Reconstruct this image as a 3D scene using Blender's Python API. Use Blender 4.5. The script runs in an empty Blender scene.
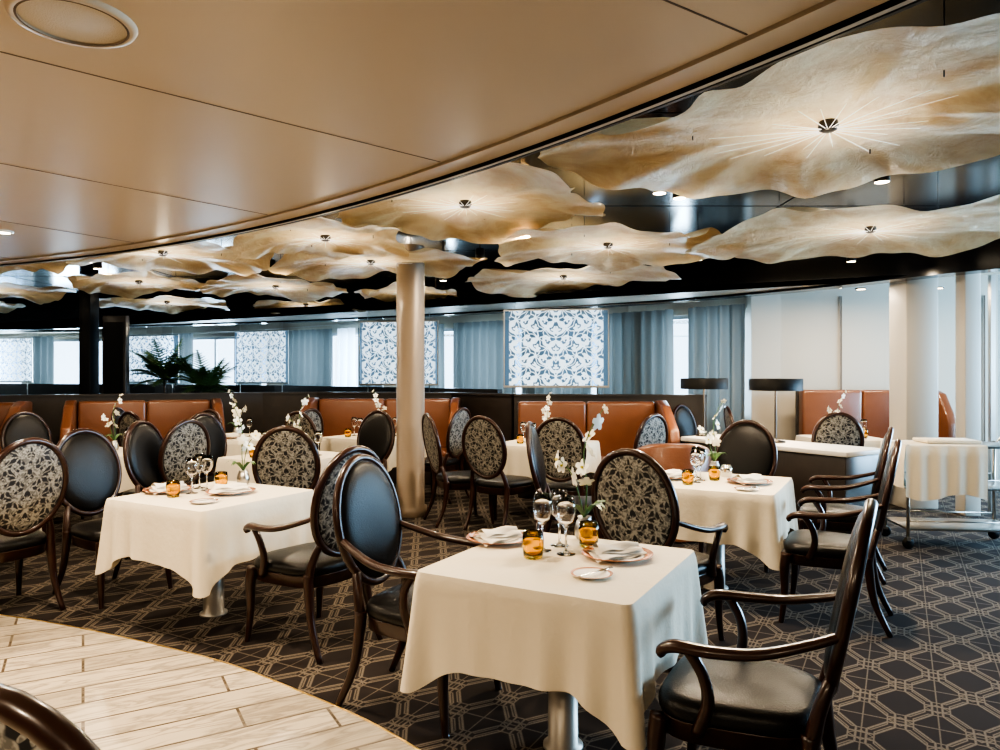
import bpy, bmesh, math, random
from mathutils import Vector, Matrix
random.seed(7)
scene = bpy.context.scene
COL = scene.collection
pi = math.pi

# ------------------------------------------------------------------ materials
class E:
    def __init__(s, nt, sock): s.nt=nt; s.s=sock
    def _m(s, op, *a):
        n=s.nt.nodes.new('ShaderNodeMath'); n.operation=op
        for i,x in enumerate((s,)+a):
            if isinstance(x,E): s.nt.links.new(x.s,n.inputs[i])
            else: n.inputs[i].default_value=x
        return E(s.nt,n.outputs[0])
    def __add__(s,o): return s._m('ADD',o)
    __radd__=__add__
    def __sub__(s,o): return s._m('SUBTRACT',o)
    def __mul__(s,o): return s._m('MULTIPLY',o)
    __rmul__=__mul__
    def __truediv__(s,o): return s._m('DIVIDE',o)
    def fract(s): return s._m('FRACT')
    def abs(s): return s._m('ABSOLUTE')
    def sin(s): return s._m('SINE')
    def cos(s): return s._m('COSINE')
    def max(s,o): return s._m('MAXIMUM',o)
    def min(s,o): return s._m('MINIMUM',o)
    def sqrt(s): return s._m('SQRT')
    def at2(s,o): return s._m('ARCTAN2',o)
def smooth_lt(e, t, w):
    n=e.nt.nodes.new('ShaderNodeMapRange'); n.interpolation_type='SMOOTHSTEP'
    e.nt.links.new(e.s,n.inputs[0]); n.inputs[1].default_value=t-w; n.inputs[2].default_value=t+w
    n.inputs[3].default_value=1; n.inputs[4].default_value=0
    return E(e.nt,n.outputs[0])
def scroll(x,y,s,ox,oy,turns,w,hand=1,petals=6,rim=.035):
    u=(x/s+ox).fract()-.5; v=(y/s+oy).fract()-.5
    r=(u*u+v*v).sqrt(); th=v.at2(u)
    band=(r*turns+th*(hand/(2*pi))).fract()
    line=smooth_lt((band-.5).abs(),w,.06)*smooth_lt(r,.47,.02)
    flower=smooth_lt(r-(th*petals).cos()*.05,.13,.015)
    ring=smooth_lt((r-(th*8).cos()*.025-.47).abs(),rim,.012)
    return line.max(flower).max(ring)

def mat(name, col, rough=.5, metal=0, bump=0, bscale=50, coat=0, emis=0, trans=0, sheen=0, var=0, vscale=3, ecol=None, spec=None):
    m=bpy.data.materials.new(name); m.use_nodes=True
    nt=m.node_tree; b=nt.nodes['Principled BSDF']
    b.inputs['Base Color'].default_value=(*col,1); b.inputs['Roughness'].default_value=rough
    b.inputs['Metallic'].default_value=metal
    b.inputs['Coat Weight'].default_value=coat
    b.inputs['Coat Roughness'].default_value=.12
    b.inputs['Transmission Weight'].default_value=trans
    b.inputs['Sheen Weight'].default_value=sheen
    if spec is not None: b.inputs['Specular IOR Level'].default_value=spec
    if emis:
        b.inputs['Emission Color'].default_value=(*(ecol or col),1); b.inputs['Emission Strength'].default_value=emis
    tc=nt.nodes.new('ShaderNodeTexCoord')
    if bump:
        n=nt.nodes.new('ShaderNodeTexNoise'); n.inputs['Scale'].default_value=bscale; n.inputs['Detail'].default_value=6
        nt.links.new(tc.outputs['Object'],n.inputs['Vector'])
        bp=nt.nodes.new('ShaderNodeBump'); bp.inputs['Strength'].default_value=bump; bp.inputs['Distance'].default_value=.02
        nt.links.new(n.outputs[0],bp.inputs['Height']); nt.links.new(bp.outputs[0],b.inputs['Normal'])
    if var:
        n=nt.nodes.new('ShaderNodeTexNoise'); n.inputs['Scale'].default_value=vscale; n.inputs['Detail'].default_value=8
        nt.links.new(tc.outputs['Object'],n.inputs['Vector'])
        mx=nt.nodes.new('ShaderNodeMix'); mx.data_type='RGBA'
        mx.inputs[6].default_value=(*[c*(1-var) for c in col],1); mx.inputs[7].default_value=(*[min(1,c*(1+var)) for c in col],1)
        nt.links.new(n.outputs[0],mx.inputs[0]); nt.links.new(mx.outputs[2],b.inputs['Base Color'])
    return m
def coords(m, rot=0, kind='Object'):
    nt=m.node_tree
    tc=nt.nodes.new('ShaderNodeTexCoord'); mp=nt.nodes.new('ShaderNodeMapping'); mp.inputs['Rotation'].default_value=(0,0,rot)
    nt.links.new(tc.outputs[kind],mp.inputs['Vector'])
    sp=nt.nodes.new('ShaderNodeSeparateXYZ'); nt.links.new(mp.outputs[0],sp.inputs[0])
    return E(nt,sp.outputs[0]),E(nt,sp.outputs[1]),E(nt,sp.outputs[2]),mp
def mixcol(m, mask, c0, c1, to=True):
    nt=m.node_tree
    mx=nt.nodes.new('ShaderNodeMix'); mx.data_type='RGBA'
    for i,c in ((6,c0),(7,c1)):
        if isinstance(c,tuple): mx.inputs[i].default_value=(*c,1)
        else: nt.links.new(c,mx.inputs[i])
    nt.links.new(mask.s,mx.inputs[0])
    if to: nt.links.new(mx.outputs[2],nt.nodes['Principled BSDF'].inputs['Base Color'])
    return mx.outputs[2]

M={}
M['wood']=mat('dark_mahogany',(.026,.0090,.005),.30,coat=.28,var=.5,vscale=14,spec=.35)
M['leather']=mat('black_leather',(.0060,.0055,.0055),.34,bump=.12,bscale=160,spec=.28)
M['booth']=mat('caramel_leather',(.155,.060,.030),.30,bump=.12,bscale=60,var=.2,vscale=5,coat=.15)
M['cloth']=mat('linen_cloth',(.64,.575,.46),.85,bump=.12,bscale=35,sheen=.1)
M['napkin']=mat('napkin_linen',(.72,.67,.58),.8)
M['steel']=mat('brushed_steel',(.45,.43,.40),.3,metal=1)
M['chrome']=mat('chrome',(.75,.73,.70),.12,metal=1)
M['darkmetal']=mat('dark_metal',(.06,.055,.05),.35,metal=.8)
M['pedestal']=mat('table_pedestal_metal',(.36,.33,.29),.4,metal=.5)
M['ceil']=mat('ceiling_panel_beige',(.53,.435,.315),.32,bump=.03,bscale=3,var=.04,vscale=1.2)
M['ceil2']=mat('ceiling_outer_beige',(.48,.43,.35),.5)
M['navy']=mat('upper_ceiling_navy',(.005,.008,.016),.16,var=.3,vscale=1,spec=.4)
M['seam']=mat('seam_dark',(.12,.08,.05),.6)
M['white']=mat('porcelain',(.82,.80,.77),.2)
M['rust']=mat('plate_rim_copper',(.50,.22,.12),.25,metal=.2)
M['glass']=mat('clear_glass',(1,1,1),.02,trans=1)
M['amber']=mat('amber_glass',(1.0,.70,.15),.03,trans=1)
M['green']=mat('leaf_green',(.05,.12,.03),.45)
M['palm']=mat('palm_leaf',(.045,.10,.035),.5)
M['petal']=mat('orchid_petal',(.85,.83,.74),.6)
M['petalc']=mat('orchid_centre',(.7,.6,.12),.6)
M['wallwood']=mat('dark_partition_wood',(.026,.020,.017),.4,var=.4,vscale=6)
M['wallc']=mat('cream_wall',(.38,.34,.28),.6)
M['wallp']=mat('pillar_cream',(.46,.435,.39),.5)
M['column']=mat('column_taupe',(.165,.125,.088),.42,metal=.1)
M['black']=mat('lamp_black',(.006,.006,.006),.5,spec=.2)
M['bulb']=mat('lit_bulb',(1,.8,.5),.5,emis=14,ecol=(1,.78,.52))
M['wire']=mat('fibre_optic_strand',(.95,.9,.8),.3,emis=.8,ecol=(1,.93,.85))
M['frame']=mat('window_frame',(.30,.32,.34),.4)
M['greyplastic']=mat('speaker_grille',(.58,.52,.43),.5,bump=.3,bscale=300)
M['pot']=mat('dark_planter',(.04,.035,.03),.5)
M['gold']=mat('gold_line',(.6,.42,.15),.3,metal=1)
M['mattress']=mat('sideboard_top',(.58,.56,.53),.5)

# carpet
m=mat('patterned_carpet',(.03,.02,.015),.95,spec=.15); M['carpet']=m
x,y,z,_=coords(m,math.radians(-61))
def octo(x,y,s,ox,oy,ax=1.0):
    u=((x/(s*ax)+ox).fract()-.5).abs(); v=((y/s+oy).fract()-.5).abs()
    return u.max(v).max((u+v)*.72)
S=.29
mask=None
for (ox,oy,r,w,ax) in ((0,0,.43,.016,1.45),(.5,.5,.43,.016,1.45),(0,0,.33,.010,1.45),(.5,.5,.33,.010,1.45)):
    d=octo(x,y,S,ox,oy,ax); k=smooth_lt((d-r).abs(),w,.010)
    mask=k if mask is None else mask.max(k)
u=((x/(S*1.45)).fract()-.5).abs(); v=((y/S+.5).fract()-.5).abs()
k=smooth_lt((u*1.6+v-.17).abs(),.016,.010); mask=mask.max(k)
u=((x/(S*1.45)+.5).fract()-.5).abs(); v=((y/S).fract()-.5).abs()
k=smooth_lt((u*1.6+v-.17).abs(),.016,.010); mask=mask.max(k)
u=(x/(S*1.45)).fract()-.5; v=(y/S).fract()-.5
k=smooth_lt(u.abs().min(v.abs()),.010,.007); mask=mask.max(k*.8)
n=m.node_tree.nodes.new('ShaderNodeTexNoise'); n.inputs['Scale'].default_value=160
tc=m.node_tree.nodes.new('ShaderNodeTexCoord'); m.node_tree.links.new(tc.outputs['Object'],n.inputs[0])
mask=mask*(E(m.node_tree,n.outputs[0])*1.3+.15)
mixcol(m,mask,(.023,.018,.0165),(.155,.13,.103))

# plank tile
m=mat('marble_plank_tile',(.7,.64,.54),.34); M['tile']=m
nt=m.node_tree
x,y,z,mp=coords(m,math.radians(-30))
br=nt.nodes.new('ShaderNodeTexBrick'); br.inputs['Scale'].default_value=1
br.inputs['Color1'].default_value=(.56,.485,.375,1); br.inputs['Color2'].default_value=(.40,.345,.265,1)
br.inputs['Mortar'].default_value=(.09,.065,.045,1); br.inputs['Mortar Size'].default_value=.007
br.inputs['Brick Width'].default_value=.95; br.inputs['Row Height'].default_value=.20; br.offset=.37
nt.links.new(mp.outputs[0],br.inputs['Vector'])
mp2=nt.nodes.new('ShaderNodeMapping'); mp2.inputs['Scale'].default_value=(1.0,5,1); nt.links.new(mp.outputs[0],mp2.inputs[0])
ns=nt.nodes.new('ShaderNodeTexNoise'); ns.inputs['Scale'].default_value=2.4; ns.inputs['Detail'].default_value=9; ns.inputs['Distortion'].default_value=1.2
nt.links.new(mp2.outputs[0],ns.inputs[0])
vein=smooth_lt((E(nt,ns.outputs[0])-.5).abs(),.03,.06)*.85
mixcol(m,vein,br.outputs[0],(.24,.205,.16))

# chair back damask
m=mat('damask_fabric',(.1,.1,.1),.55,spec=.3); M['damask']=m
x,y,z,_=coords(m)
u=x.abs(); v=z-.81
uw=u+(v*38).sin()*.007; vw=v+(u*42).sin()*.008
mask=scroll(uw,vw,.135,0,.5,2.6,.19,1,5).max(scroll(uw,vw,.135,.5,0,1.6,.17,-1,6))
n=m.node_tree.nodes.new('ShaderNodeTexNoise'); n.inputs['Scale'].default_value=70
tc=m.node_tree.nodes.new('ShaderNodeTexCoord'); m.node_tree.links.new(tc.outputs['Object'],n.inputs[0])
mask=mask*smooth_lt((E(m.node_tree,n.outputs[0])-.50)*-1,0.0,.09)*.6+mask*.4
rim=smooth_lt(((u/.212)*(u/.212)+(v/.27)*(v/.27)),1.0,.03)
mask=mask*rim
mixcol(m,mask,(.014,.013,.014),(.25,.235,.205))

# floating canopy
m=mat('canopy_fabric',(.76,.60,.36),.30,metal=.12); M['canopy']=m
nt=m.node_tree; b=nt.nodes['Principled BSDF']
x,y,z,mp=coords(m)
n1=nt.nodes.new('ShaderNodeTexNoise'); n1.inputs['Scale'].default_value=6; n1.inputs['Detail'].default_value=12; n1.inputs['Roughness'].default_value=.75; n1.inputs['Distortion'].default_value=1.8
nt.links.new(mp.outputs[0],n1.inputs[0])
r=(x*x+y*y).sqrt(); th=y.at2(x)
rid=((th*30)+(r*3).sin()*3).sin()*.22
hsum=E(nt,n1.outputs[0])*1.2+rid*r*.35
bp=nt.nodes.new('ShaderNodeBump'); bp.inputs['Strength'].default_value=1.0; bp.inputs['Distance'].default_value=.045
nt.links.new(hsum.s,bp.inputs['Height']); nt.links.new(bp.outputs[0],b.inputs['Normal'])
n2=nt.nodes.new('ShaderNodeTexNoise'); n2.inputs['Scale'].default_value=2.2; n2.inputs['Detail'].default_value=9; n2.inputs['Roughness'].default_value=.65; n2.inputs['Distortion'].default_value=1.0
nt.links.new(mp.outputs[0],n2.inputs[0])
cc=mixcol(m,smooth_lt(E(nt,n2.outputs[0])-r*.12,.40,.16),(.95,.80,.52),(.76,.53,.26))
tl=nt.nodes.new('ShaderNodeBsdfTranslucent'); nt.links.new(cc,tl.inputs[0]); nt.links.new(bp.outputs[0],tl.inputs['Normal'])
mx=nt.nodes.new('ShaderNodeMixShader'); mx.inputs[0].default_value=.20
nt.links.new(b.outputs[0],mx.inputs[1]); nt.links.new(tl.outputs[0],mx.inputs[2]); nt.links.new(mx.outputs[0],nt.nodes['Material Output'].inputs[0])

# etched glass
m=bpy.data.materials.new('etched_glass'); m.use_nodes=True; M['etched']=m
nt=m.node_tree; b=nt.nodes['Principled BSDF']; b.inputs['Base Color'].default_value=(.85,.92,.97,1); b.inputs['Roughness'].default_value=.5
x,y,z,_=coords(m)
xx=x.abs(); xw=xx+(z*13).sin()*.022+(z*31).sin()*.01; zw=z+(xx*15).sin()*.022+(xx*27).cos()*.012
mask=scroll(xw,zw,.27,0,0,2.2,.15,1,5,.025).max(scroll(xw,zw,.27,.5,.5,1.5,.13,-1,4,.022))
mask=mask*smooth_lt(xx,.66,.01)*.88
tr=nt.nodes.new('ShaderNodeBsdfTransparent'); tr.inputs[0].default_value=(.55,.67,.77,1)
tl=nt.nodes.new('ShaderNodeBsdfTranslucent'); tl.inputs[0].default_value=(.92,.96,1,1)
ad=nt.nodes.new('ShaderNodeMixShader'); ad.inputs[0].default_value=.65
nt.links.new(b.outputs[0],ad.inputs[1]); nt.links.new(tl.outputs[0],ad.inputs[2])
em=nt.nodes.new('ShaderNodeEmission'); em.inputs[0].default_value=(.80,.92,1,1); em.inputs[1].default_value=.38  # glow put into the etched lines; the glass is no lamp
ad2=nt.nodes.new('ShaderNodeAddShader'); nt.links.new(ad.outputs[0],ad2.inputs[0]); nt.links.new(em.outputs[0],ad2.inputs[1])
em2=nt.nodes.new('ShaderNodeEmission'); em2.inputs[0].default_value=(.42,.62,.80,1); em2.inputs[1].default_value=.08  # faint bluish glow added to the clear ground between the lines
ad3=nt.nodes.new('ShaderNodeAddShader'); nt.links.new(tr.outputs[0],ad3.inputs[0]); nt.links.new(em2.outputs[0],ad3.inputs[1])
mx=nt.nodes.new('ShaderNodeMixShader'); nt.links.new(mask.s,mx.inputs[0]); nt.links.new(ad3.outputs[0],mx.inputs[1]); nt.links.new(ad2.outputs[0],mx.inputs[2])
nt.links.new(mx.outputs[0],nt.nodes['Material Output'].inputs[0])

m=bpy.data.materials.new('window_pane_glass'); m.use_nodes=True; M['pane']=m
nt=m.node_tree
tr=nt.nodes.new('ShaderNodeBsdfTransparent'); tr.inputs[0].default_value=(.88,.94,.97,1)
gl=nt.nodes.new('ShaderNodeBsdfGlossy'); gl.inputs['Roughness'].default_value=.03
mx=nt.nodes.new('ShaderNodeMixShader'); mx.inputs[0].default_value=.08
nt.links.new(tr.outputs[0],mx.inputs[1]); nt.links.new(gl.outputs[0],mx.inputs[2]); nt.links.new(mx.outputs[0],nt.nodes['Material Output'].inputs[0])

def curtain_mat(name,c,t):
    m=bpy.data.materials.new(name); m.use_nodes=True; nt=m.node_tree
    b=nt.nodes['Principled BSDF']; b.inputs['Base Color'].default_value=(*c,1); b.inputs['Roughness'].default_value=.8
    tl=nt.nodes.new('ShaderNodeBsdfTranslucent'); tl.inputs[0].default_value=(*c,1)
    mx=nt.nodes.new('ShaderNodeMixShader'); mx.inputs[0].default_value=t
    nt.links.new(b.outputs[0],mx.inputs[1]); nt.links.new(tl.outputs[0],mx.inputs[2]); nt.links.new(mx.outputs[0],nt.nodes['Material Output'].inputs[0])
    return m
M['curtain']=curtain_mat('curtain_teal_grey',(.18,.20,.20),.14)
M['sheer']=curtain_mat('sheer_white',(.70,.76,.82),.4)

# ------------------------------------------------------------------ mesh builder
class MB:
    def __init__(s): s.v=[]; s.f=[]; s.m=[]; s.mats=[]; s.sm=[]
    def mi(s,k):
        if k not in s.mats: s.mats.append(k)
        return s.mats.index(k)
    def add(s,vs,fs,k,smooth=True,mtx=None):
        o=len(s.v)
        for p in vs:
            p=Vector(p)
            if mtx: p=mtx@p
            s.v.append(p)
        i=s.mi(k)
        for f in fs: s.f.append([o+a for a in f]); s.m.append(i); s.sm.append(smooth)
    def box(s,c,d,k,bev=.0,mtx=None,seg=2):
        bm=bmesh.new(); bmesh.ops.create_cube(bm,size=1)
        for v in bm.verts: v.co=Vector((v.co.x*d[0],v.co.y*d[1],v.co.z*d[2]))
        if bev: bmesh.ops.bevel(bm,geom=bm.edges[:],offset=bev,segments=seg,profile=.5,affect='EDGES')
        vs=[v.co+Vector(c) for v in bm.verts]; bm.verts.index_update()
        fs=[[v.index for v in f.verts] for f in bm.faces]; bm.free()
        s.add(vs,fs,k,bool(bev) and seg>1,mtx)
    def lathe(s,prof,k,c=(0,0,0),n=24,mtx=None,sx=1,sy=1):
        vs=[];fs=[]
        for r,z in prof:
            for i in range(n):
                a=2*pi*i/n; vs.append((c[0]+r*sx*math.cos(a),c[1]+r*sy*math.sin(a),c[2]+z))
        for j in range(len(prof)-1):
            for i in range(n):
                fs.append([j*n+i,j*n+(i+1)%n,(j+1)*n+(i+1)%n,(j+1)*n+i])
        s.add(vs,fs,k,True,mtx)
    def tube(s,pts,rad,k,n=8,flat=1.0,closed=False,sub=4,mtx=None):
        P=[Vector(p) for p in pts]; R=rad if isinstance(rad,(list,tuple)) else [rad]*len(P)
        Q=[];RR=[]
        L=len(P)
        if sub>1 and L>2:
            rng=range(L if closed else L-1)
            for i in rng:
                g=(lambda j:P[j%L]) if closed else (lambda j:P[max(0,min(L-1,j))])
                p0,p1,p2,p3=g(i-1),g(i),g(i+1),g(i+2)
                r1=R[i%L]; r2=R[(i+1)%L]
                for t in range(sub):
                    u=t/sub
                    Q.append(.5*((2*p1)+(p2-p0)*u+(2*p0-5*p1+4*p2-p3)*u*u+(3*p1-p0-3*p2+p3)*u**3)); RR.append(r1+(r2-r1)*u)
            if not closed: Q.append(P[-1]); RR.append(R[-1])
        else: Q=P;RR=R
        vs=[];fs=[];N=len(Q); prev=None
        for i,q in enumerate(Q):
            if closed: t=(Q[(i+1)%N]-Q[i-1])
            else: t=(Q[min(N-1,i+1)]-Q[max(0,i-1)])
            t.normalize()
            if prev is None:
                up=Vector((0,0,1)) if abs(t.z)<.9 else Vector((0,1,0))
            else: up=prev
            sd=t.cross(up); sd.normalize(); u2=sd.cross(t); prev=u2
            for j in range(n):
                a=2*pi*j/n; vs.append(q+sd*math.cos(a)*RR[i]+u2*math.sin(a)*RR[i]*flat)
        for i in range(N if closed else N-1):
            for j in range(n):
                fs.append([i*n+j,i*n+(j+1)%n,((i+1)%N)*n+(j+1)%n,((i+1)%N)*n+j])
        if not closed:
            fs.append(list(range(n))[::-1]); fs.append([(N-1)*n+j for j in range(n)])
        s.add(vs,fs,k,True,mtx)
    def mesh(s,name):
        me=bpy.data.meshes.new(name); me.from_pydata([tuple(v) for v in s.v],[],s.f)
        for k in s.mats: me.materials.append(M[k])
        for p,i,sm in zip(me.polygons,s.m,s.sm): p.material_index=i; p.use_smooth=sm
        bm=bmesh.new(); bm.from_mesh(me); bmesh.ops.recalc_face_normals(bm,faces=bm.faces[:]); bm.to_mesh(me); bm.free()
        me.update(); return me
def put(name,me,loc=(0,0,0),rz=0,scale=1):
    o=bpy.data.objects.new(name,me); o.location=loc; o.rotation_euler=(0,0,rz)
    o.scale=(scale,)*3 if not isinstance(scale,tuple) else scale
    COL.objects.link(o); return o
def face(f): return math.atan2(-f[0],f[1])

# ------------------------------------------------------------------ chair
def chair_mesh(arms=True):
    b=MB()
    def ring(z,sc,dy=0):
        pts=[]
        for i in range(32):
            a=2*pi*i/32; c,s_=math.cos(a),math.sin(a)
            X=abs(c)**.55*(1 if c>0 else -1); Y=abs(s_)**.55*(1 if s_>0 else -1)
            w=.25+.035*Y
            pts.append((X*w*sc,.01+Y*.25*sc,z))
        return pts
    def loft(levels,k,cap=True):
        vs=[];fs=[]
        for z,sc in levels: vs+=ring(z,sc)
        for j in range(len(levels)-1):
            for i in range(32): fs.append([j*32+i,j*32+(i+1)%32,(j+1)*32+(i+1)%32,(j+1)*32+i])
        fs.append(list(range(32))[::-1]); fs.append([(len(levels)-1)*32+i for i in range(32)])
        b.add(vs,fs,k)
    loft([(.355,.93),(.36,.96),(.415,.97),(.42,.98)],'wood')
    loft([(.42,.97),(.435,1.0),(.455,1.0),(.475,.96),(.487,.85),(.494,.6),(.497,.3),(.498,.05)],'leather')
    for sx in (-1,1):
        b.tube([(sx*.235,.225,.42),(sx*.245,.235,.33),(sx*.243,.235,.18),(sx*.25,.25,.03),(sx*.252,.256,0)],[.032,.030,.022,.016,.017],'wood')
        b.tube([(sx*.20,-.215,.44),(sx*.20,-.22,.36),(sx*.205,-.25,.18),(sx*.215,-.33,0)],[.028,.027,.021,.016],'wood')
        b.tube([(sx*.20,-.215,.40),(sx*.19,-.235,.50),(sx*.165,-.262,.585),(sx*.14,-.272,.60)],[.026,.022,.02,.015],'wood')
    T=Matrix.Translation((0,-.255,.52))@Matrix.Rotation(math.radians(11),4,'X')
    rx,rz=.236,.294; cz=.297
    pts=[(rx*math.cos(2*pi*i/36),0,cz+rz*math.sin(2*pi*i/36)) for i in range(36)]
    b.tube(pts,.020,'wood',n=10,closed=True,sub=1,mtx=T)
    for side,k in ((1,'leather'),(-1,'damask')):
        vs=[];fs=[]; prof=[(1,.0),(.97,.016),(.88,.028),(.7,.036),(.4,.04),(.02,.041)]
        for r,d in prof:
            for i in range(32):
                a=2*pi*i/32; vs.append((rx*.97*r*math.cos(a),side*d*(1 if side>0 else .55),cz+rz*.97*r*math.sin(a)))
        for j in range(len(prof)-1):
            for i in range(32): fs.append([j*32+i,j*32+(i+1)%32,(j+1)*32+(i+1)%32,(j+1)*32+i])
        fs.append([(len(prof)-1)*32+i for i in range(32)])
        b.add(vs,fs,k,mtx=T)
    if arms:
        for sx in (-1,1):
            b.tube([(sx*.222,-.31,.76),(sx*.255,-.22,.725),(sx*.295,-.08,.685),(sx*.305,.06,.672),(sx*.295,.16,.668),(sx*.285,.205,.645),(sx*.283,.20,.625)],
                   [.018,.021,.024,.026,.028,.024,.014],'wood',n=10,flat=.72)
            b.tube([(sx*.298,.12,.665),(sx*.292,.075,.59),(sx*.275,.065,.50),(sx*.262,.10,.40)],[.019,.018,.019,.022],'wood')
    return b.mesh('dining_armchair_mesh' if arms else 'dining_chair_mesh')
CA=chair_mesh(True); CS=chair_mesh(False)
def arm(x,y,f,sc=1): put('dining_armchair',CA,(x,y,0.0),face(f),sc)
def side(x,y,f): put('dining_chair',CS,(x,y,0.0),face(f))
a=(-.87,.48); bb=(.48,.87); na=(.87,-.48); nb=(-.48,-.87)

# ------------------------------------------------------------------ table
def table_mesh(seed=0,ax=.45,ay=.45):
    rnd=random.Random(seed); b=MB()
    rc=.035; per=[]
    n_edge=44
    corners=[(1,1),(-1,1),(-1,-1),(1,-1)]
    for ci,(cx,cy) in enumerate(corners):
        c=Vector((cx*(ax-rc),cy*(ay-rc)))
        a0=math.atan2(cy,cx)-pi/4
        for i in range(9):
            t=a0+pi/2*i/8
            per.append((c+Vector((math.cos(t),math.sin(t)))*rc,Vector((math.cos(t),math.sin(t)))))
        nx=corners[(ci+1)%4]
        p1=per[-1][0]; nrm=per[-1][1]
        t2=math.atan2(nx[1],nx[0])-pi/4
        p2=Vector((nx[0]*(ax-rc),nx[1]*(ay-rc)))+Vector((math.cos(t2),math.sin(t2)))*rc
        for i in range(1,n_edge): per.append((p1.lerp(p2,i/n_edge),nrm))
    N=len(per); ph=rnd.uniform(0,6)
    rings=18; vs=[];fs=[]
    for j in range(rings+1):
        s=j/rings
        for i,(p,nr) in enumerate(per):
            dx=ax-abs(p.x); dy=ay-abs(p.y); dc=max(dx,dy)
            cf=math.exp(-(dc/.09)**2); cf2=math.exp(-(dc/.24)**2)
            drop=.315+.13*math.exp(-(dc/.13)**2)+.008*math.sin(p.x*9+p.y*7+ph)
            wave=(.008*math.sin(p.x*17+p.y*23+ph)+.006*math.sin(p.x*31-p.y*37+ph*2))*s
            fold=.026*cf2*math.cos(dc*2*pi/.17)*s**1.2
            out=.010*(1-(1-min(1,s*8))**2)+.008*s+wave+fold
            diag=Vector((math.copysign(1,p.x),math.copysign(1,p.y))).normalized()*cf*.028*s
            q=p+nr*out+diag
            vs.append((q.x,q.y,.752-.012*min(1,s*8)**2-drop*max(0,s)))
    for j in range(rings):
        for i in range(N): fs.append([j*N+i,j*N+(i+1)%N,(j+1)*N+(i+1)%N,(j+1)*N+i])
    b.add(vs,fs,'cloth')
    b.add([(p.x,p.y,.752) for p,_ in per]+[(p.x*.5,p.y*.5,.753) for p,_ in per],[[i,(i+1)%N,N+(i+1)%N,N+i] for i in range(N)]+[[N+i for i in range(N)]],'cloth')
    b.box((0,0,.725),(ax*2-.03,ay*2-.03,.03),'wallwood')
    b.lathe([(.0,0),(.085,0),(.085,.012),(.064,.016),(.062,.40),(.062,.68),(.12,.71)],'pedestal',n=28)
    return b.mesh('dining_table_mesh')
TM=[table_mesh(i) for i in range(3)]
def table(x,y,i=0,r=None,sc=1): return put('dining_table',TM[i%3],(x,y,0),math.atan2(.87,.48) if r is None else r,sc)

# ------------------------------------------------------------------ tableware
def lm(name,prof,k,n=28):
    b=MB(); b.lathe(prof,k,n=n); return b.mesh(name)
wine=lm('wine_glass_mesh',[(0,0),(.036,0),(.037,.003),(.012,.008),(.0045,.016),(.004,.095),(.010,.105),(.030,.125),(.039,.155),(.038,.185),(.031,.225),(.0298,.225),(.0365,.185),(.0375,.155),(.028,.127),(.008,.109),(0,.107)],'glass')
tumb=lm('tumbler_mesh',[(0,0),(.032,0),(.036,.004),(.041,.04),(.0415,.07),(.038,.10),(.0355,.10),(.038,.07),(.037,.04),(.032,.012),(0,.010)],'amber')
b=MB(); b.lathe([(0,.002),(.06,.0),(.085,.002),(.118,.012),(.119,.014),(.085,.006),(0,.005)],'white',n=40)
b.lathe([(.118,.012),(.150,.019),(.151,.0215),(.118,.0145)],'rust',n=40)
for (ang,z0,L,W,hh) in ((.0,.012,.25,.16,.010),(.14,.020,.23,.14,.012),(-.1,.030,.21,.11,.014),(.05,.040,.19,.075,.022)):
    T=Matrix.Translation((0,0,z0))@Matrix.Rotation(ang,4,'Z'); vs=[];fs=[]; nx,ny=12,8
    for i in range(nx+1):
        for j in range(ny+1):
            u=i/nx-.5;v=j/ny-.5; w=W*(.35+1.0*(.5-u)); e=1-abs(2*v)**1.4
            vs.append((u*L,v*w,hh*e+.004*math.sin(u*9+v*5)))
    for i in range(nx):
        for j in range(ny): q=i*(ny+1)+j; fs.append([q,q+ny+1,q+ny+2,q+1])
    b.add(vs,fs,'napkin',mtx=T)
plate=b.mesh('charger_plate_mesh')
b=MB(); b.lathe([(0,.001),(.04,0),(.062,.006),(.078,.011),(.0785,.013),(.06,.009),(.04,.004),(0,.004)],'white',n=32)
b.lathe([(.068,.009),(.078,.0115),(.079,.0135),(.068,.011)],'rust',n=32)
b.tube([(-.085,-.02,.016),(.0,-.01,.016),(.03,-.006,.016)],[.004,.006,.006],'chrome',flat=.4)
b.tube([(.03,-.006,.016),(.11,.006,.016)],[.009,.007],'chrome',flat=.25,sub=1)
bread=b.mesh('bread_plate_mesh')
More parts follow.
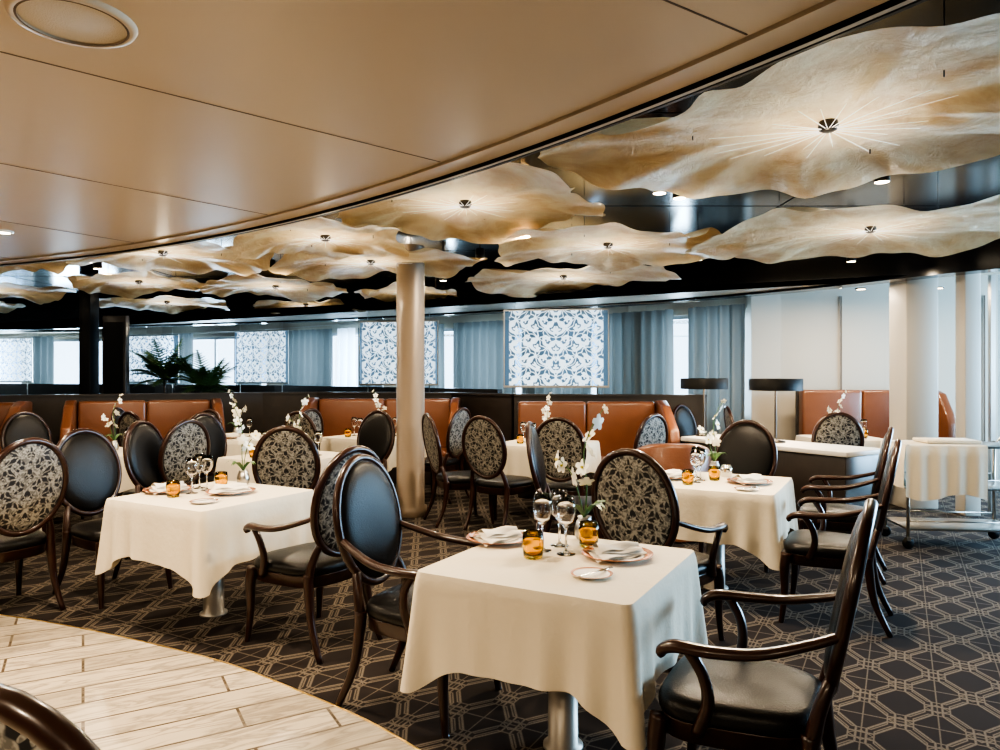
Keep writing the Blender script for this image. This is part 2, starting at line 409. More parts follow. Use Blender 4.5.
def orchid_mesh(seed):
    rnd=random.Random(seed); b=MB()
    b.lathe([(0,0),(.032,0),(.040,.01),(.043,.04),(.034,.075),(.026,.085),(.030,.095),(.024,.095),(.02,.08),(0,.075)],'steel',n=24)
    P=[(0,0,.07),(.01,.0,.22),(.0,.01,.36),(.035,.01,.47),(.085,.0,.55)]
    b.tube(P,[.004,.0035,.003,.0025,.002],'green',n=6)
    P2=[(0,0,.07),(-.02,.01,.18),(-.055,.02,.28),(-.10,.02,.33)]
    b.tube(P2,[.004,.003,.0025,.002],'green',n=6)
    spots=[(-.005,.012,.30),(.018,-.01,.37),(.03,.02,.43),(.06,-.01,.49),(.09,0,.545),(-.05,.01,.26),(-.09,.02,.31),(-.11,.02,.335),(.0,-.02,.24)]
    for (x,y,z) in spots:
        R=Matrix.Translation((x,y,z))@Matrix.Rotation(rnd.uniform(0,6.28),4,'Z')@Matrix.Rotation(rnd.uniform(.6,1.5),4,'X')
        sc=rnd.uniform(.028,.040)*(1 if z<.5 else .6)
        for q in range(5):
            t=2*pi*q/5; r2=R@Matrix.Rotation(t,4,'Z')
            b.add([(0,0,0),(-.42*sc,.55*sc,.1*sc),(-.3*sc,1*sc,.18*sc),(0,1.15*sc,.12*sc),(.3*sc,1*sc,.18*sc),(.42*sc,.55*sc,.1*sc)],[[0,1,2,3],[0,3,4,5]],'petal',mtx=r2)
        b.lathe([(0,0),(.2*sc,.1*sc),(.15*sc,.35*sc),(0,.4*sc)],'petalc',n=8,mtx=R)
    for q in range(5):
        t=rnd.uniform(0,6.28); c,s_=math.cos(t),math.sin(t); L=rnd.uniform(.09,.14)
        w=.018
        vs=[]
        for k2 in range(5):
            u=k2/4; rr=L*u; zz=.09+.07*math.sin(u*2.4)
            ww=w*math.sin(pi*(u*.9+.08)); vs+=[(c*rr-s_*ww,s_*rr+c*ww,zz),(c*rr+s_*ww,s_*rr-c*ww,zz)]
        b.add(vs,[[2*k2,2*k2+1,2*k2+3,2*k2+2] for k2 in range(4)],'green')
    return b.mesh('orchid_vase_mesh')
OM=[orchid_mesh(i) for i in range(3)]
cand=lm('candle_holder_mesh',[(0,0),(.035,0),(.04,.01),(.042,.05),(.036,.085),(.033,.085),(.038,.05),(.03,.012),(0,.012)],'chrome')
def on(name,me,x,y,rz=0,sc=1): return put(name,me,(x,y,.7535),rz,sc)

# ------------------------------------------------------------------ place tables
T1=(.255,2.92); T2=(-1.80,4.54); T3=(1.52,5.09)
table(*T1,0,sc=(.95,.95,1)); table(*T2,1,sc=(.97,.97,1)); table(*T3,2)
arm(-.345,3.33,(.90,-.43))
arm(.82,2.40,a)
arm(.90,4.05,(.62,.78))
arm(-1.07,4.12,(-.80,.60))
side(-2.66,4.98,na)
arm(-3.18,4.58,a)
arm(2.05,4.48,a)
arm(2.57,5.52,a)
side(1.93,5.84,nb)
side(-.50,1.235,(.34,.94))
table(-4.00,5.10,1)

on('charger_plate',plate,-.005,3.25,.5,.97); on('charger_plate',plate,.48,2.96,.2,.97)
on('bread_plate',bread,.34,2.68,.6)
on('wine_glass',wine,.18,3.07,0,1.08); on('wine_glass',wine,.275,3.01,0,1.08); on('wine_glass',wine,.26,3.16,0,1.08)
on('amber_tumbler',tumb,.135,2.95,0,1.08); on('amber_tumbler',tumb,.385,3.14,0,1.08)
on('orchid_vase',OM[0],.385,3.29,.2,1.08)
on('charger_plate',plate,-1.70,4.56,.3); on('charger_plate',plate,-2.12,4.62,.8)
on('bread_plate',bread,-1.73,4.22,.6)
on('amber_tumbler',tumb,-2.00,4.42); on('wine_glass',wine,-1.94,4.55); on('wine_glass',wine,-1.90,4.68); on('wine_glass',wine,-1.98,4.76)
on('amber_tumbler',tumb,-1.86,4.82)
on('orchid_vase',OM[1],-1.76,4.95,2.9)
on('charger_plate',plate,1.72,4.98,.3); on('bread_plate',bread,1.60,4.68,.4)
on('charger_plate',plate,1.22,5.22,.3)
on('amber_tumbler',tumb,1.28,4.92); on('amber_tumbler',tumb,1.52,5.12)
on('wine_glass',wine,1.36,5.02); on('wine_glass',wine,1.42,5.12); on('wine_glass',wine,1.43,5.26)
on('candle_holder',cand,1.66,5.30); on('orchid_vase',OM[2],1.62,5.46,.4)

far=[(-1.95,6.70,0),(-3.85,6.95,1),(-1.55,8.85,2),(-3.30,8.75,0),(.50,8.0,1),(-5.9,7.2,1)]
for i,(x,y,k) in enumerate(far):
    table(x,y,k,sc=(1.1,1.0,1) if i==4 else 1)
    on('orchid_vase',OM[i%3],x+.03,y+.2,i*1.3)
    on('wine_glass',wine,x-.24,y+.02); on('wine_glass',wine,x-.14,y-.12); on('amber_tumbler',tumb,x-.28,y-.16)
    on('charger_plate',plate,x+.12,y-.25,.4); on('wine_glass',wine,x+.26,y+.02)
side(-1.66,5.80,(-.12,1)); side(-2.68,6.03,(.93,-.2)); side(-1.50,7.57,nb)
side(-4.24,6.10,bb); side(-4.70,7.44,na); side(-3.42,7.76,nb); side(-3.02,6.45,a); side(-2.72,7.20,na)
side(-3.74,7.94,bb); side(-2.50,8.50,a); side(-4.17,8.60,(.95,.1))
side(-.76,8.75,a); side(-1.98,8.02,bb)
side(-.40,7.42,(.87,.35)); side(.02,7.12,(.55,.83)); side(.62,6.95,(.25,.97)); side(.60,5.85,(.93,-.2)); side(1.30,7.42,(-.5,.6))
side(-5.04,5.75,na); side(-5.65,6.25,(-.3,.9))

# brown tub chair
b=MB(); vs=[];fs=[]; n=26
for i in range(n+1):
    t=math.radians(170+200*i/n); top=.88-.14*abs(2*i/n-1)**2.5
    for (r,z) in ((.35,.02),(.36,.3),(.36,top-.03),(.345,top),(.31,top+.01),(.285,top-.02),(.27,top-.1),(.27,.40)):
        vs.append((r*math.cos(t),r*math.sin(t),z))
for i in range(n):
    for j in range(7): fs.append([i*8+j,(i+1)*8+j,(i+1)*8+j+1,i*8+j+1])
fs.append(list(range(8))); fs.append([n*8+j for j in range(8)])
b.add(vs,fs,'booth'); b.lathe([(.0,.02),(.27,.02),(.28,.05),(.285,.40),(.27,.45),(.2,.465),(0,.47)],'booth',n=32)
put('leather_tub_chair',b.mesh('leather_tub_chair_mesh'),(1.60,6.75,0),-.1)

# ------------------------------------------------------------------ booths
def booth(x,y,rz,w=1.9,dp=.62,wing=.95,h=1.16,left=True,right=True):
    b=MB()
    n=max(2,int(w/.8))
    b.box((0,0,.16),(w,dp,.30),'wallwood',.01)
    b.box((0,-.02,.38),(w-.02,dp,.17),'booth',.045,seg=4)
    for i in range(n):
        cx=-w/2+w*(i+.5)/n
        b.box((cx,dp/2-.07,.40+(h-.40)/2),(w/n-.002,.18,h-.40),'booth',.045,seg=4)
    b.box((0,dp/2+.05,h/2),(w+.02,.06,h-.02),'wallwood',.008)
    for sx,ok in ((-1,left),(1,right)):
        if not ok: continue
        X=sx*(w/2+.07)
        prof=[(dp/2+.02,.02),(dp/2+.02,h+.01),(dp/2-.22,h+.02),(dp/2-.45,h-.04),(dp/2-wing+.06,h-.30),(dp/2-wing,h-.42),(dp/2-wing,.02)]
        vs=[(X-.06,p,q) for p,q in prof]+[(X+.06,p,q) for p,q in prof]
        N=len(prof)
        fs=[list(range(N)),[N+i for i in range(N)][::-1]]+[[i,(i+1)%N,N+(i+1)%N,N+i] for i in range(N)]
        bm=bmesh.new(); bv=[bm.verts.new(v) for v in vs]
        for f in fs: bm.faces.new([bv[i] for i in f])
        bmesh.ops.recalc_face_normals(bm,faces=bm.faces[:])
        bmesh.ops.bevel(bm,geom=bm.edges[:],offset=.025,segments=3,profile=.5,affect='EDGES')
        bm.verts.index_update()
        b.add([v.co.copy() for v in bm.verts],[[v.index for v in f.verts] for f in bm.faces],'booth'); bm.free()
    put('leather_banquette',b.mesh('leather_banquette_mesh'),(x,y,0),rz)
booth(1.10,9.05,-.03,w=1.75,wing=1.0,left=False)
booth(-1.65,10.15,.0,w=1.9,wing=.9)
booth(-4.65,9.50,.45,w=1.6,wing=.85)
booth(-6.7,8.55,.3,w=1.6,wing=.85)
booth(4.85,9.50,-.03,w=1.6,wing=.7,h=1.30,left=False)

# ------------------------------------------------------------------ walls etc.
def seg_box(b,p0,p1,z0,z1,th,k,bev=0):
    p0=Vector(p0);p1=Vector(p1); d=p1-p0; L=d.length; an=math.atan2(d.y,d.x)
    T=Matrix.Translation(((p0.x+p1.x)/2,(p0.y+p1.y)/2,(z0+z1)/2))@Matrix.Rotation(an,4,'Z')
    b.box((0,0,0),(L,th,z1-z0),k,bev,mtx=T,seg=1)
b=MB()
pl=[(-9,8.4),(-7.0,9.10),(-5.2,10.05),(-3.6,10.95),(-2.8,11.1),(-.7,10.85),(.2,9.95),(2.75,9.65)]
for p,q in zip(pl,pl[1:]):
    seg_box(b,p,q,0,1.21,.12,'wallwood'); seg_box(b,p,q,1.21,1.24,.18,'wallwood')
put('low_wood_divider',b.mesh('low_wood_divider_mesh'))

ep=[((.07,10.25),(1.50,10.05)),((-2.42,12.5),(-1.06,12.2)),((-5.65,15.4),(-4.35,14.8)),((-8.9,17.0),(-7.4,16.6)),((-12.9,18.2),(-11.6,17.9))]
for (p,q) in ep:
    b=MB(); p=Vector(p);q=Vector(q); L=(q-p).length
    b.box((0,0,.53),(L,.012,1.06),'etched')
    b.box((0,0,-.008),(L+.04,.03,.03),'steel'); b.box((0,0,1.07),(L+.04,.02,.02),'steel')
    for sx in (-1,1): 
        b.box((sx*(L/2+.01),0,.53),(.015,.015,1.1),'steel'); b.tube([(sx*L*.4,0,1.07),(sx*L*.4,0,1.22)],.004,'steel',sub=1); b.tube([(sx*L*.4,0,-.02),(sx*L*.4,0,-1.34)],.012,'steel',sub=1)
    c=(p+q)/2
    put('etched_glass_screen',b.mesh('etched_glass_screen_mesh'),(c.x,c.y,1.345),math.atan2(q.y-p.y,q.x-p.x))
b=MB()
ol=[(-14,18.8),(-8.2,17.25),(-4.8,15.5),(-1.5,12.75),(0,11.2)]
for p,q in zip(ol,ol[1:]):
    seg_box(b,p,q,0,1.28,.10,'wallwood')
put('outer_low_wall',b.mesh('outer_low_wall_mesh'))
b=MB()
rl=[(-13,18.3,2.46),(-8.15,17.0,2.46),(-5,15.3,2.46),(-1.74,12.5,2.46),(.75,10.3,2.46),(2.6,9.4,2.46)]
b.tube(rl,.008,'steel',n=6)
put('glass_hanging_rail',b.mesh('glass_hanging_rail_mesh'))

# window wall
wp=[(-16,19.6),(-12.2,18.9),(-8.6,18.2),(-5.2,16.9),(-2.2,15.1),(.6,13.2),(2.3,11.7),(3.75,10.35)]
wn=0
b=MB()
for p,q in zip(wp,wp[1:]):
    seg_box(b,p,q,0,.85,.2,'wallc'); seg_box(b,p,q,2.42,3.0,.2,'wallc')
for p in wp:
    b.box((p[0],p[1],1.5),(.42,.35,3.0),'wallc')
put('wall_back',b.mesh('wall_back_mesh'))
for p,q in zip(wp,wp[1:]):
    b=MB(); P=Vector(p);Q=Vector(q)
    mid=(P+Q)/2; L=(Q-P).length
    b.box((0,0,1.635),(L-.35,.012,1.55),'pane')
    b.box((0,0,1.635),(.05,.06,1.57),'frame'); b.box((0,0,.88),(L-.35,.08,.06),'frame'); b.box((0,0,2.39),(L-.35,.08,.06),'frame')
    wn+=1
    put('window_%d'%wn,b.mesh('window_mesh'),(mid.x,mid.y,0),math.atan2(Q.y-P.y,Q.x-P.x))
def curtain(p,q,k='curtain',z0=.1,z1=2.5):
    b=MB(); P=Vector(p);Q=Vector(q);d=(Q-P);L=d.length; n=int(L/.018)
    nrm=Vector((-d.y,d.x)).normalized(); vs=[];fs=[]
    for i in range(n+1):
        u=i/n; w=.07*math.sin(u*L*2*pi/.19)+.025*math.sin(u*L*29)
        for j,z in enumerate((z0,(z0+z1)/2,z1)):
            c=P+d*u+nrm*w*(1 if j<2 else .7); vs.append((c.x,c.y,z))
    for i in range(n):
        for j in range(2): fs.append([i*3+j,(i+1)*3+j,(i+1)*3+j+1,i*3+j+1])
    b.add(vs,fs,k); put('curtain' if k=='curtain' else 'sheer_curtain',b.mesh('curtain_mesh'))
curtain((1.60,11.88),(2.62,11.0)); curtain((2.80,10.75),(3.45,10.12)); 
curtain((-.9,13.9),(.3,13.0)); curtain((-1.95,14.6),(-1.1,14.05))
curtain((-4.9,16.35),(-3.6,15.6)); curtain((-3.0,15.25),(-2.4,14.9))
curtain((-8.3,17.7),(-7.4,17.4)); curtain((-6.2,16.95),(-5.5,16.65)); curtain((-12.0,18.5),(-11.3,18.35)); curtain((-9.6,18.05),(-8.8,17.9))
curtain((.40,12.85),(1.55,11.96)); curtain((-3.5,15.55),(-3.05,15.3),'sheer')

b=MB(); seg_box(b,(3.85,10.3),(9.0,9.9),0,3.0,.2,'wallc')
for t in (.18,.36,.55,.75): b.box((3.85+5.15*t,10.18-.4*t,1.3),(.012,.02,2.6),'seam')
put('wall_rear_right',b.mesh('wall_rear_right_mesh'))
b=MB(); b.box((4.72,8.25,1.5),(.36,.36,3.0),'wallp',.01); put('square_pillar',b.mesh('square_pillar_mesh'))
b=MB(); b.box((5.02,7.75,1.5),(.17,.17,3.0),'wallp',.01); put('square_pillar',b.mesh('square_pillar_mesh'))
b=MB(); b.box((5.38,7.9,1.45),(.05,.05,2.9),'steel'); b.box((5.9,7.9,1.45),(.9,.012,2.6),'pane'); b.box((6.35,7.9,1.45),(.05,.05,2.9),'steel'); put('glass_partition',b.mesh('glass_partition_mesh'))
b=MB()
seg_box(b,(9.0,-6),(9.0,3.0),0,3.0,.2,'wallc'); seg_box(b,(9.0,3.0),(9.0,10),0,.7,.2,'wallc'); seg_box(b,(9.0,3.0),(9.0,10),2.5,3.0,.2,'wallc')
put('wall_right',b.mesh('wall_right_mesh'))
b=MB(); b.box((9.0,6.5,1.6),(.012,7.0,1.8),'pane')
for yy in (3.05,4.8,6.5,8.2,9.95): b.box((9.0,yy,1.6),(.08,.08,1.8),'frame')
put('window_%d'%(wn+1),b.mesh('window_side_mesh'))
b=MB(); seg_box(b,(-16,-6),(9,-6),0,3.0,.2,'wallc'); put('wall_front',b.mesh('wall_front_mesh'))
b=MB(); seg_box(b,(-16,-6),(-16,19.6),0,3.0,.2,'wallc'); put('wall_left',b.mesh('wall_left_mesh'))

b=MB(); b.box((-6.2,10.9,1.45),(.17,.25,2.9),'black',.01); put('dark_column',b.mesh('dark_column_mesh'))
b=MB(); b.box((-5.85,11.0,1.3),(.36,.12,2.2),'wallwood',.01); b.box((-5.85,10.93,1.3),(.28,.02,2.0),'black'); put('dark_wood_cabinet',b.mesh('dark_wood_cabinet_mesh'))
b=MB(); b.lathe([(.17,0),(.175,.02),(.175,.10),(.150,.11),(.150,2.88)],'column',n=40); put('round_column',b.mesh('round_column_mesh'),(-.96,7.75,0))

# floor
b=MB(); b.add([(-17,-7,0),(10,-7,0),(10,21,0),(-17,21,0)],[[0,1,2,3]],'carpet',False); put('floor',b.mesh('floor_mesh'))
def catm(pts,sub=10):
    P=[Vector(p) for p in pts]; Q=[]
    for i in range(len(P)-1):
        p0=P[max(0,i-1)];p1=P[i];p2=P[i+1];p3=P[min(len(P)-1,i+2)]
        for t in range(sub):
            u=t/sub; Q.append(.5*((2*p1)+(p2-p0)*u+(2*p0-5*p1+4*p2-p3)*u*u+(3*p1-p0-3*p2+p3)*u**3))
    Q.append(P[-1]); return Q
tc_=catm([(1.3,-1.5),(.9,.6),(.38,2.0),(-.34,2.9),(-.95,3.42),(-1.69,3.90),(-3.1,4.50),(-5.0,4.95),(-8,5.1),(-12,4.6)])
b=MB()
vs=[(p.x,p.y,.004) for p in tc_]+[(-15.8,4.2,.004),(-15.8,-5.8,.004),(1.3,-5.8,.004)]
b.add(vs,[list(range(len(vs)))],'tile',False); put('floor_tile_walkway',b.mesh('floor_tile_mesh'))
b=MB(); b.tube([(p.x,p.y,.004) for p in tc_],.006,'gold',n=6,sub=1,flat=.5); put('trim_1',b.mesh('floor_trim_mesh'))

# soffit ceiling
CX,CY,R0=-8.5,-4.3,11.36
def arcpts(R,a0=-30,a1=110,n=140): return [(CX+R*math.cos(math.radians(a0+(a1-a0)*i/n)),CY+R*math.sin(math.radians(a0+(a1-a0)*i/n))) for i in range(n+1)]
def ringstrip(b,R1,R2,z,k,z2=None,a0=-30,a1=110):
    p=arcpts(R1,a0,a1);q=arcpts(R2,a0,a1); n=len(p); z2=z if z2 is None else z2
    b.add([(x,y,z) for x,y in p]+[(x,y,z2) for x,y in q],[[i,i+1,n+i+1,n+i] for i in range(n-1)],k,True)
ZC=2.45
b=MB()
o=arcpts(R0-.20)
b.add([(x,y,ZC) for x,y in o]+[(CX,CY,ZC)],[[i,i+1,len(o)] for i in range(len(o)-1)],'ceil',False)
ringstrip(b,R0-.20,R0-.20,ZC,'seam',ZC+.02); ringstrip(b,R0-.20,R0-.185,ZC+.02,'seam')
ringstrip(b,R0-.185,R0-.185,ZC+.02,'ceil',ZC-.006); ringstrip(b,R0-.185,R0-.075,ZC-.006,'ceil')
ringstrip(b,R0-.075,R0-.075,ZC-.006,'darkmetal',ZC+.015); ringstrip(b,R0-.075,R0-.055,ZC+.015,'black'); 
ringstrip(b,R0-.055,R0-.055,ZC+.015,'darkmetal',ZC-.015); ringstrip(b,R0-.055,R0-.035,ZC-.015,'ceil2'); ringstrip(b,R0-.035,R0-.035,ZC-.015,'steel',ZC+.02)
ringstrip(b,R0-.035,R0-.015,ZC+.02,'black'); ringstrip(b,R0-.015,R0-.015,ZC+.02,'darkmetal',ZC-.01); ringstrip(b,R0-.015,R0,ZC-.01,'darkmetal'); ringstrip(b,R0,R0,ZC-.01,'navy',3.0)
for deg in [x*7.9+2.9 for x in range(-3,14)]:
    t=math.radians(deg); T=Matrix.Translation((CX,CY,0))@Matrix.Rotation(t,4,'Z')
    b.box((5.8,0,ZC),(10.7,.006,.003),'seam',mtx=T)
ringstrip(b,7.85,7.856,ZC-.0015,'seam')
put('ceiling',b.mesh('ceiling_soffit_mesh'))
b=MB(); b.add([(-16,-6,2.95),(9,-6,2.95),(9,20.5,2.95),(-16,20.5,2.95)],[[0,1,2,3]],'navy',False)
for i,xx in enumerate([-12+2.4*k for k in range(9)]): b.box((xx,8,2.949),(.01,22,.004),'black')
for yy in (4,6.2,8.4,10.6): b.box((-3,yy,2.949),(24,.01,.004),'black')
put('ceiling_upper',b.mesh('ceiling_upper_mesh'))
fc=catm([(9,5.3),(6.6,6.2),(4.9,7.15),(3.7,8.9),(2.2,10.5),(0,12.0),(-4,14.2),(-8.9,16.0),(-12,16.9),(-16,17.4)],8)
b=MB(); n=len(fc)
b.add([(p.x,p.y,2.55) for p in fc]+[(p.x,p.y,2.95) for p in fc],[[i,i+1,n+i+1,n+i] for i in range(n-1)],'navy')
outn=[]
for i,p in enumerate(fc):
    t=(fc[min(n-1,i+1)]-fc[max(0,i-1)]).normalized(); nn=Vector((t.y,-t.x)); outn.append(p+nn*.25)
b.add([(p.x,p.y,2.55) for p in fc]+[(p.x,p.y,2.55) for p in outn],[[i,i+1,n+i+1,n+i] for i in range(n-1)],'navy')
put('ceiling_fascia',b.mesh('ceiling_fascia_mesh'))
b=MB(); b.add([(p.x,p.y,2.58) for p in outn]+[(9,20.3,2.58)]+[(-16,20.3,2.58)],[list(range(n+2))],'ceil2',False)
put('ceiling_outer',b.mesh('ceiling_outer_mesh'))

b=MB(); b.lathe([(.155,0),(.15,-.010),(.135,-.012),(.13,-.005)],'ceil',n=48); b.lathe([(.13,-.005),(.10,-.008),(0,-.010)],'greyplastic',n=48); b.lathe([(.134,-.0122),(.128,-.0125)],'seam',n=48)
put('ceiling_speaker',b.mesh('ceiling_speaker_mesh'),(-1.14,1.93,ZC))
for (x,y) in ((-3.28,4.77),(-4.8,3.0)):
    b=MB(); b.lathe([(.06,0),(.058,-.01),(.04,-.012)],'white',n=24); b.lathe([(.04,-.012),(0,-.013)],'bulb',n=24)
    put('recessed_downlight',b.mesh('recessed_downlight_mesh'),(x,y,ZC))

# canopies
def canopy(x,y,R,seed,z=2.62,yaw=0):
    rnd=random.Random(seed); p=[rnd.uniform(0,6.28) for _ in range(8)]
    b=MB(); NR,NT=26,180; vs=[(0,0,.03)];fs=[]
    def out(t): return R*(1+.09*math.sin(2*t+p[0])+.07*math.sin(3*t+p[1])+.05*math.sin(5*t+p[2])+.022*math.sin(9*t+p[3])+.014*math.sin(17*t+p[6])+.006*math.sin(31*t+p[7]))
    def zz(r,t):
        return .03*(1-r)+r**1.6*(.030*math.sin(3*t+p[4])+.026*math.sin(5*t+p[5]+r*2)+.020*math.sin(11*t+p[6]+r*3)+.008*math.sin(23*t+p[7]+r*5))+.018*r*math.sin(r*9+2*t+p[7])-.03*r**4
    for j in range(1,NR+1):
        r=j/NR
        for i in range(NT):
            t=2*pi*i/NT; o_=out(t)*r
            vs.append((o_*math.cos(t),o_*math.sin(t)*.86,zz(r,t)))
    for i in range(NT): fs.append([0,1+i,1+(i+1)%NT])
    for j in range(NR-1):
        for i in range(NT): fs.append([1+j*NT+i,1+j*NT+(i+1)%NT,1+(j+1)*NT+(i+1)%NT,1+(j+1)*NT+i])
    b.add(vs,fs,'canopy')
    b.lathe([(0,-.018),(.025,-.018),(.042,-.008),(.045,.008),(.04,.03)],'darkmetal',n=24)
    for i in range(22):
        t=2*pi*i/22+rnd.uniform(-.1,.1); L=R*rnd.uniform(.22,.46)
        b.tube([(.04*math.cos(t),.04*math.sin(t),-.012),(L*math.cos(t),L*math.sin(t)*.9,-.018+min(0,zz(L/R,t)))],[.0012,.0006],'wire',n=5,sub=1)
    for i in range(3):
        t=2*pi*i/3+p[0]; b.tube([(R*.5*math.cos(t),R*.45*math.sin(t),0.0),(R*.5*math.cos(t),R*.45*math.sin(t),.30)],.003,'darkmetal',n=5,sub=1)
    put('suspended_canopy',b.mesh('suspended_canopy_mesh'),(x,y,z),yaw)
cn=[(1.50,3.30,1.22),(2.95,5.75,1.38),(-.24,4.98,1.05),(.95,6.35,1.12),(.75,8.55,1.25),(-1.35,7.55,1.12),(-1.45,6.0,.85),(-2.95,9.5,1.1),(-1.3,10.2,.85),
    (-3.15,6.75,1.1),(-4.5,9.0,1.0),(-5.5,7.2,1.15),(-6.9,9.6,1.1),(-5.3,11.5,1.1),(-8.9,11.6,1.2),(-7.7,7.4,1.0),(-3.2,11.9,1.0),(4.3,3.4,1.2)]
for i,(x,y,R) in enumerate(cn):
    canopy(x,y,R,i+3,z=2.63+.02*(i%3),yaw=math.radians(-35+random.uniform(-15,15)))
def area(name,loc,size,power,col,rot=(0,0,0),size_y=None,shape='DISK'):
    l=bpy.data.lights.new(name,'AREA'); l.energy=power; l.color=col; l.size=size
    if size_y: l.shape='RECTANGLE'; l.size_y=size_y
    else: l.shape=shape
    o=bpy.data.objects.new(name,l); o.location=loc; o.rotation_euler=rot; COL.objects.link(o); return o
def point(name,loc,power,col,r=.04):
    l=bpy.data.lights.new(name,'POINT'); l.energy=power; l.color=col; l.shadow_soft_size=r
    o=bpy.data.objects.new(name,l); o.location=loc; COL.objects.link(o)
WARM=(1,.81,.58); COOL=(.66,.84,1)
for i,(x,y,R) in enumerate(cn):
    area('canopy_backlight',(x,y,2.93),R*.6,6,(1,.84,.60))
    if i not in (14,15,16): point('canopy_hub_light',(x,y,2.34),4.2,(1,.85,.62),.02)
b=MB(); b.lathe([(.045,.0),(.045,.10),(.0,.11)],'darkmetal',n=20); b.lathe([(.04,.001),(0,.001)],'bulb',n=20); b.tube([(0,0,.1),(0,0,.29)],.008,'darkmetal',sub=1)
spotm=b.mesh('ceiling_spotlight_mesh')
for (x,y) in [(1.02,4.62),(1.18,4.75),(-.20,7.2),(2.0,7.3),(-.7,8.9),(-2.5,7.9),(-4.4,7.9),(-2.4,5.3),(2.3,4.35),(-4.2,6.0),(.2,5.95),(3.6,7.4)]:
    put('ceiling_spotlight',spotm,(x,y,2.66))
    area('spot_lamp',(x,y,2.64),.09,26,WARM)
for (x,y) in [(-3.28,4.77),(-4.8,3.0),(-2.6,2.2),(-1.6,-.2),(-4.5,.2),(-.2,-1.4),(-7,3.5),(-7,.5),(-1.0,3.3),(-2.2,3.9)]:
    area('recessed_downlight_lamp',(x,y,2.43),.12,28,WARM)
area('fill_light_behind_camera',(1.8,-1.5,2.6),1.0,95,WARM)  # added fill light, unseen behind the camera, brightens the ceiling by bounce
for p,q in zip(wp,wp[1:]):
    P=Vector(p);Q=Vector(q);mid=(P+Q)/2;d=Q-P
    nrm=Vector((-d.y,d.x)).normalized()
    if nrm.y<0: nrm=-nrm
    c=mid+nrm*.5
    o=area('daylight_window',(c.x,c.y,1.65),d.length,95*d.length,COOL,size_y=1.6)
    o.rotation_euler=Vector((nrm.x,nrm.y,0)).to_track_quat('Z','Y').to_euler()
o=area('daylight_window',(9.6,6.5,1.7),7,1250,(.52,.77,1),size_y=1.7); o.rotation_euler=Vector((1,0,.0)).to_track_quat('Z','Y').to_euler()
for (x,y) in ((4.15,8.85),(4.5,9.0),(5.4,8.9)):
    b=MB(); b.lathe([(.07,0),(.068,-.012),(.05,-.014)],'darkmetal',n=24); b.lathe([(.05,-.014),(0,-.012)],'bulb',n=24); put('recessed_downlight',b.mesh('recessed_downlight_mesh'),(x,y,2.58)); area('outer_lamp',(x,y,2.55),.1,14,WARM)

# sideboard with lamps
b=MB(); b.box((0,0,.37),(1.95,.56,.74),'wallwood',.01); b.box((0,0,.765),(2.03,.64,.05),'mattress',.01); b.box((0,-.285,.42),(.02,.02,.6),'seam')
put('sideboard',b.mesh('sideboard_mesh'),(2.90,7.65,0),math.atan2(-1.7,1.1))
b=MB(); b.lathe([(0,0),(.10,0),(.10,.015),(.02,.03),(.012,.05),(.012,.56)],'darkmetal',n=24); b.lathe([(.27,.545),(.27,.665),(.265,.67),(.0,.672)],'black',n=40); b.lathe([(.265,.545),(.265,.66)],'black',n=40); b.lathe([(.25,.575),(0,.575)],'bulb',n=24)
for i in range(4): b.tube([(.012*math.cos(i*pi/2),.012*math.sin(i*pi/2),.57),(.265*math.cos(i*pi/2),.265*math.sin(i*pi/2),.57)],.004,'darkmetal',sub=1)
lampm=b.mesh('table_lamp_mesh')
put('table_lamp',lampm,(2.38,8.42,.792)); put('table_lamp',lampm,(2.90,7.60,.792))
point('table_lamp_bulb',(2.38,8.42,1.30),5,WARM); point('table_lamp_bulb',(2.90,7.60,1.30),5,WARM)

table(4.10,8.62,0,0,sc=(.9,.9,1)); side(3.62,7.85,(.3,1)); on('orchid_vase',OM[0],4.1,8.75); on('wine_glass',wine,4.28,8.5); on('wine_glass',wine,3.9,8.55); on('amber_tumbler',tumb,4.35,8.62); on('charger_plate',plate,4.08,8.38)
side(3.2,9.0,(.9,-.1)); side(2.60,9.15,(.6,-.7))

# service trolley
b=MB()
for sx in (-1,1):
    for sy in (-1,1):
        b.tube([(sx*.47,sy*.24,.09),(sx*.47,sy*.24,.90)],.014,'steel',sub=1)
        b.lathe([(0,-.015),(.045,-.015),(.05,0),(.045,.015),(0,.015)],'black',n=20,mtx=Matrix.Translation((sx*.47,sy*.24,.05))@Matrix.Rotation(pi/2,4,'X'))
        b.box((sx*.47,sy*.24,.085),(.03,.05,.03),'steel')
for z in (.17,.52,.88): b.box((0,0,z),(.96,.50,.02),'steel',.004)
for z in (.24,.60): 
    for sy in (-1,1): b.tube([(-.47,sy*.24,z),(.47,sy*.24,z)],.006,'steel',sub=1)
b.tube([(.47,-.22,.86),(.56,-.22,.95),(.56,.22,.95),(.47,.22,.86)],.010,'steel',sub=3)
vs=[];fs=[]
prof=[(-.27,.45),(-.275,.62),(-.272,.80),(-.262,.89),(-.24,.897),(0,.899),(.24,.897),(.262,.89),(.272,.7),(.272,.5)]
nx=30
for i in range(nx+1):
    X=-.50+i/nx*.66
    for (yy,zz) in prof:
        w=.012*math.sin(i*.9)*(1 if zz<.88 else 0); vs.append((X,yy+w*(1 if yy<0 else -1),zz-(.03*math.sin(i*.23) if zz<.5 else 0)))
m_=len(prof)
for i in range(nx):
    for j in range(m_-1): fs.append([i*m_+j,(i+1)*m_+j,(i+1)*m_+j+1,i*m_+j+1])
b.add(vs,fs,'cloth')
vs=[];fs=[]
for j in range(16):
    yy=-.262+.524*j/15
    for (dx,zz) in ((-.48,.898),(-.500,.89),(-.512,.75),(-.515,.52)): vs.append((dx+.008*math.sin(j*1.3)*(zz<.8),yy,zz))
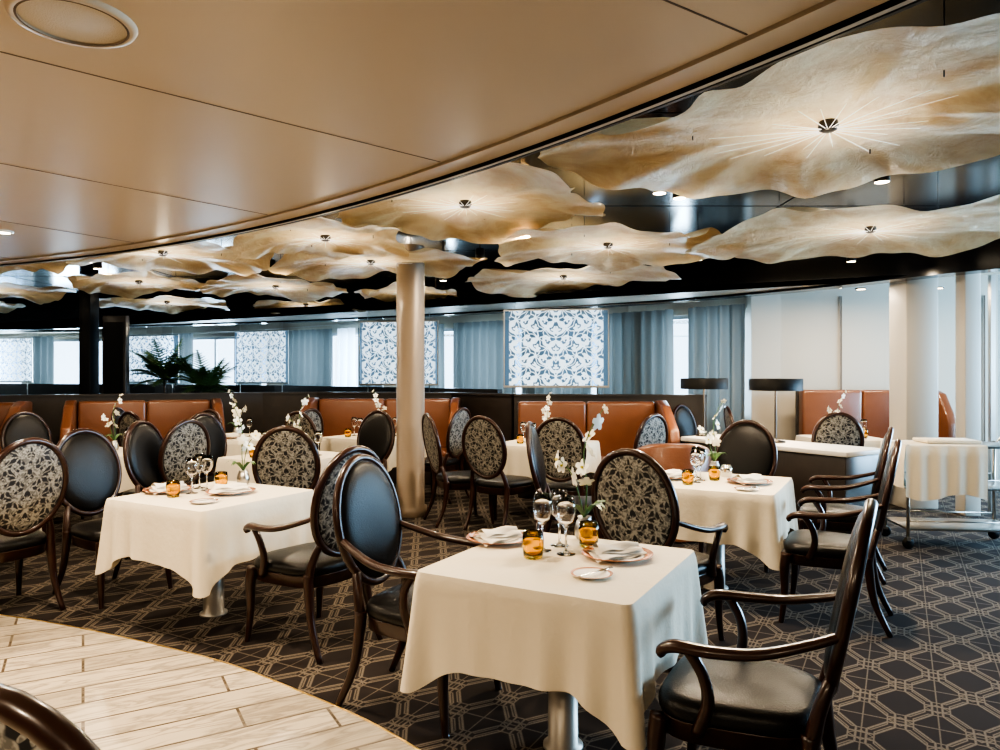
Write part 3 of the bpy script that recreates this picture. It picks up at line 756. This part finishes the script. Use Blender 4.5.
for j in range(15):
    for k2 in range(3): fs.append([j*4+k2,(j+1)*4+k2,(j+1)*4+k2+1,j*4+k2+1])
b.add(vs,fs,'cloth')
b.box((-.05,0,.915),(.45,.30,.03),'cloth',.01)
put('service_trolley',b.mesh('service_trolley_mesh'),(4.02,6.42,0),-.12)

def palm(x,y,seed,h=1.1):
    rnd=random.Random(seed); b=MB()
    b.lathe([(0,0),(.20,0),(.26,.50),(.27,.52),(.24,.52),(.22,.47),(0,.46)],'pot',n=28)
    b.tube([(0,0,.45),(.02,0,.45+h*.35),(0,.02,.5+h*.6)],[.035,.028,.02],'wood')
    top=Vector((0,.02,.5+h*.6))
    for i in range(30):
        t=2*pi*i/30+rnd.uniform(-.2,.2); L=rnd.uniform(.28,.55); up=rnd.uniform(.15,.85); c,s_=math.cos(t),math.sin(t)
        sp=[]
        for q in range(9):
            u=q/8; sp.append(top+Vector((c*L*u,s_*L*u,up*u*1.1-.55*u*u*L*1.1)))
        b.tube(sp,[.006-.0005*q for q in range(9)],'palm',n=5,sub=1)
        for q in range(2,9):
            u=q/8; d=(sp[q]-sp[q-1]).normalized(); sd=Vector((-s_,c,0))
            for sgn in (-1,1):
                for off in (0,.5):
                    base=sp[q].lerp(sp[q-1],off)
                    ll=.19*math.sin(pi*min(1,u*.85+.15))+.04; tip=base+sd*sgn*ll*.8+d*ll*.7-Vector((0,0,.05*ll/.2)); w=d*.020
                    b.add([base-w,base+w,tip],[[0,1,2]],'palm')
    put('potted_palm',b.mesh('potted_palm_mesh'),(x,y,0))
palm(-5.40,11.6,1,1.50); palm(-4.70,11.5,2,1.20)

w=bpy.data.worlds.new('World'); scene.world=w; w.use_nodes=True
bg=w.node_tree.nodes['Background']; bg.inputs[0].default_value=(.70,.84,1,1); bg.inputs[1].default_value=2.4
cam=bpy.data.cameras.new('camera'); cam.lens=26; cam.sensor_width=36; cam.clip_start=.05
co=bpy.data.objects.new('camera',cam); co.location=(0,0,1.5); co.rotation_euler=(pi/2,0,0); COL.objects.link(co); scene.camera=co
scene.view_settings.view_transform='AgX'
scene.view_settings.look='AgX - High Contrast'
scene.view_settings.exposure=.65
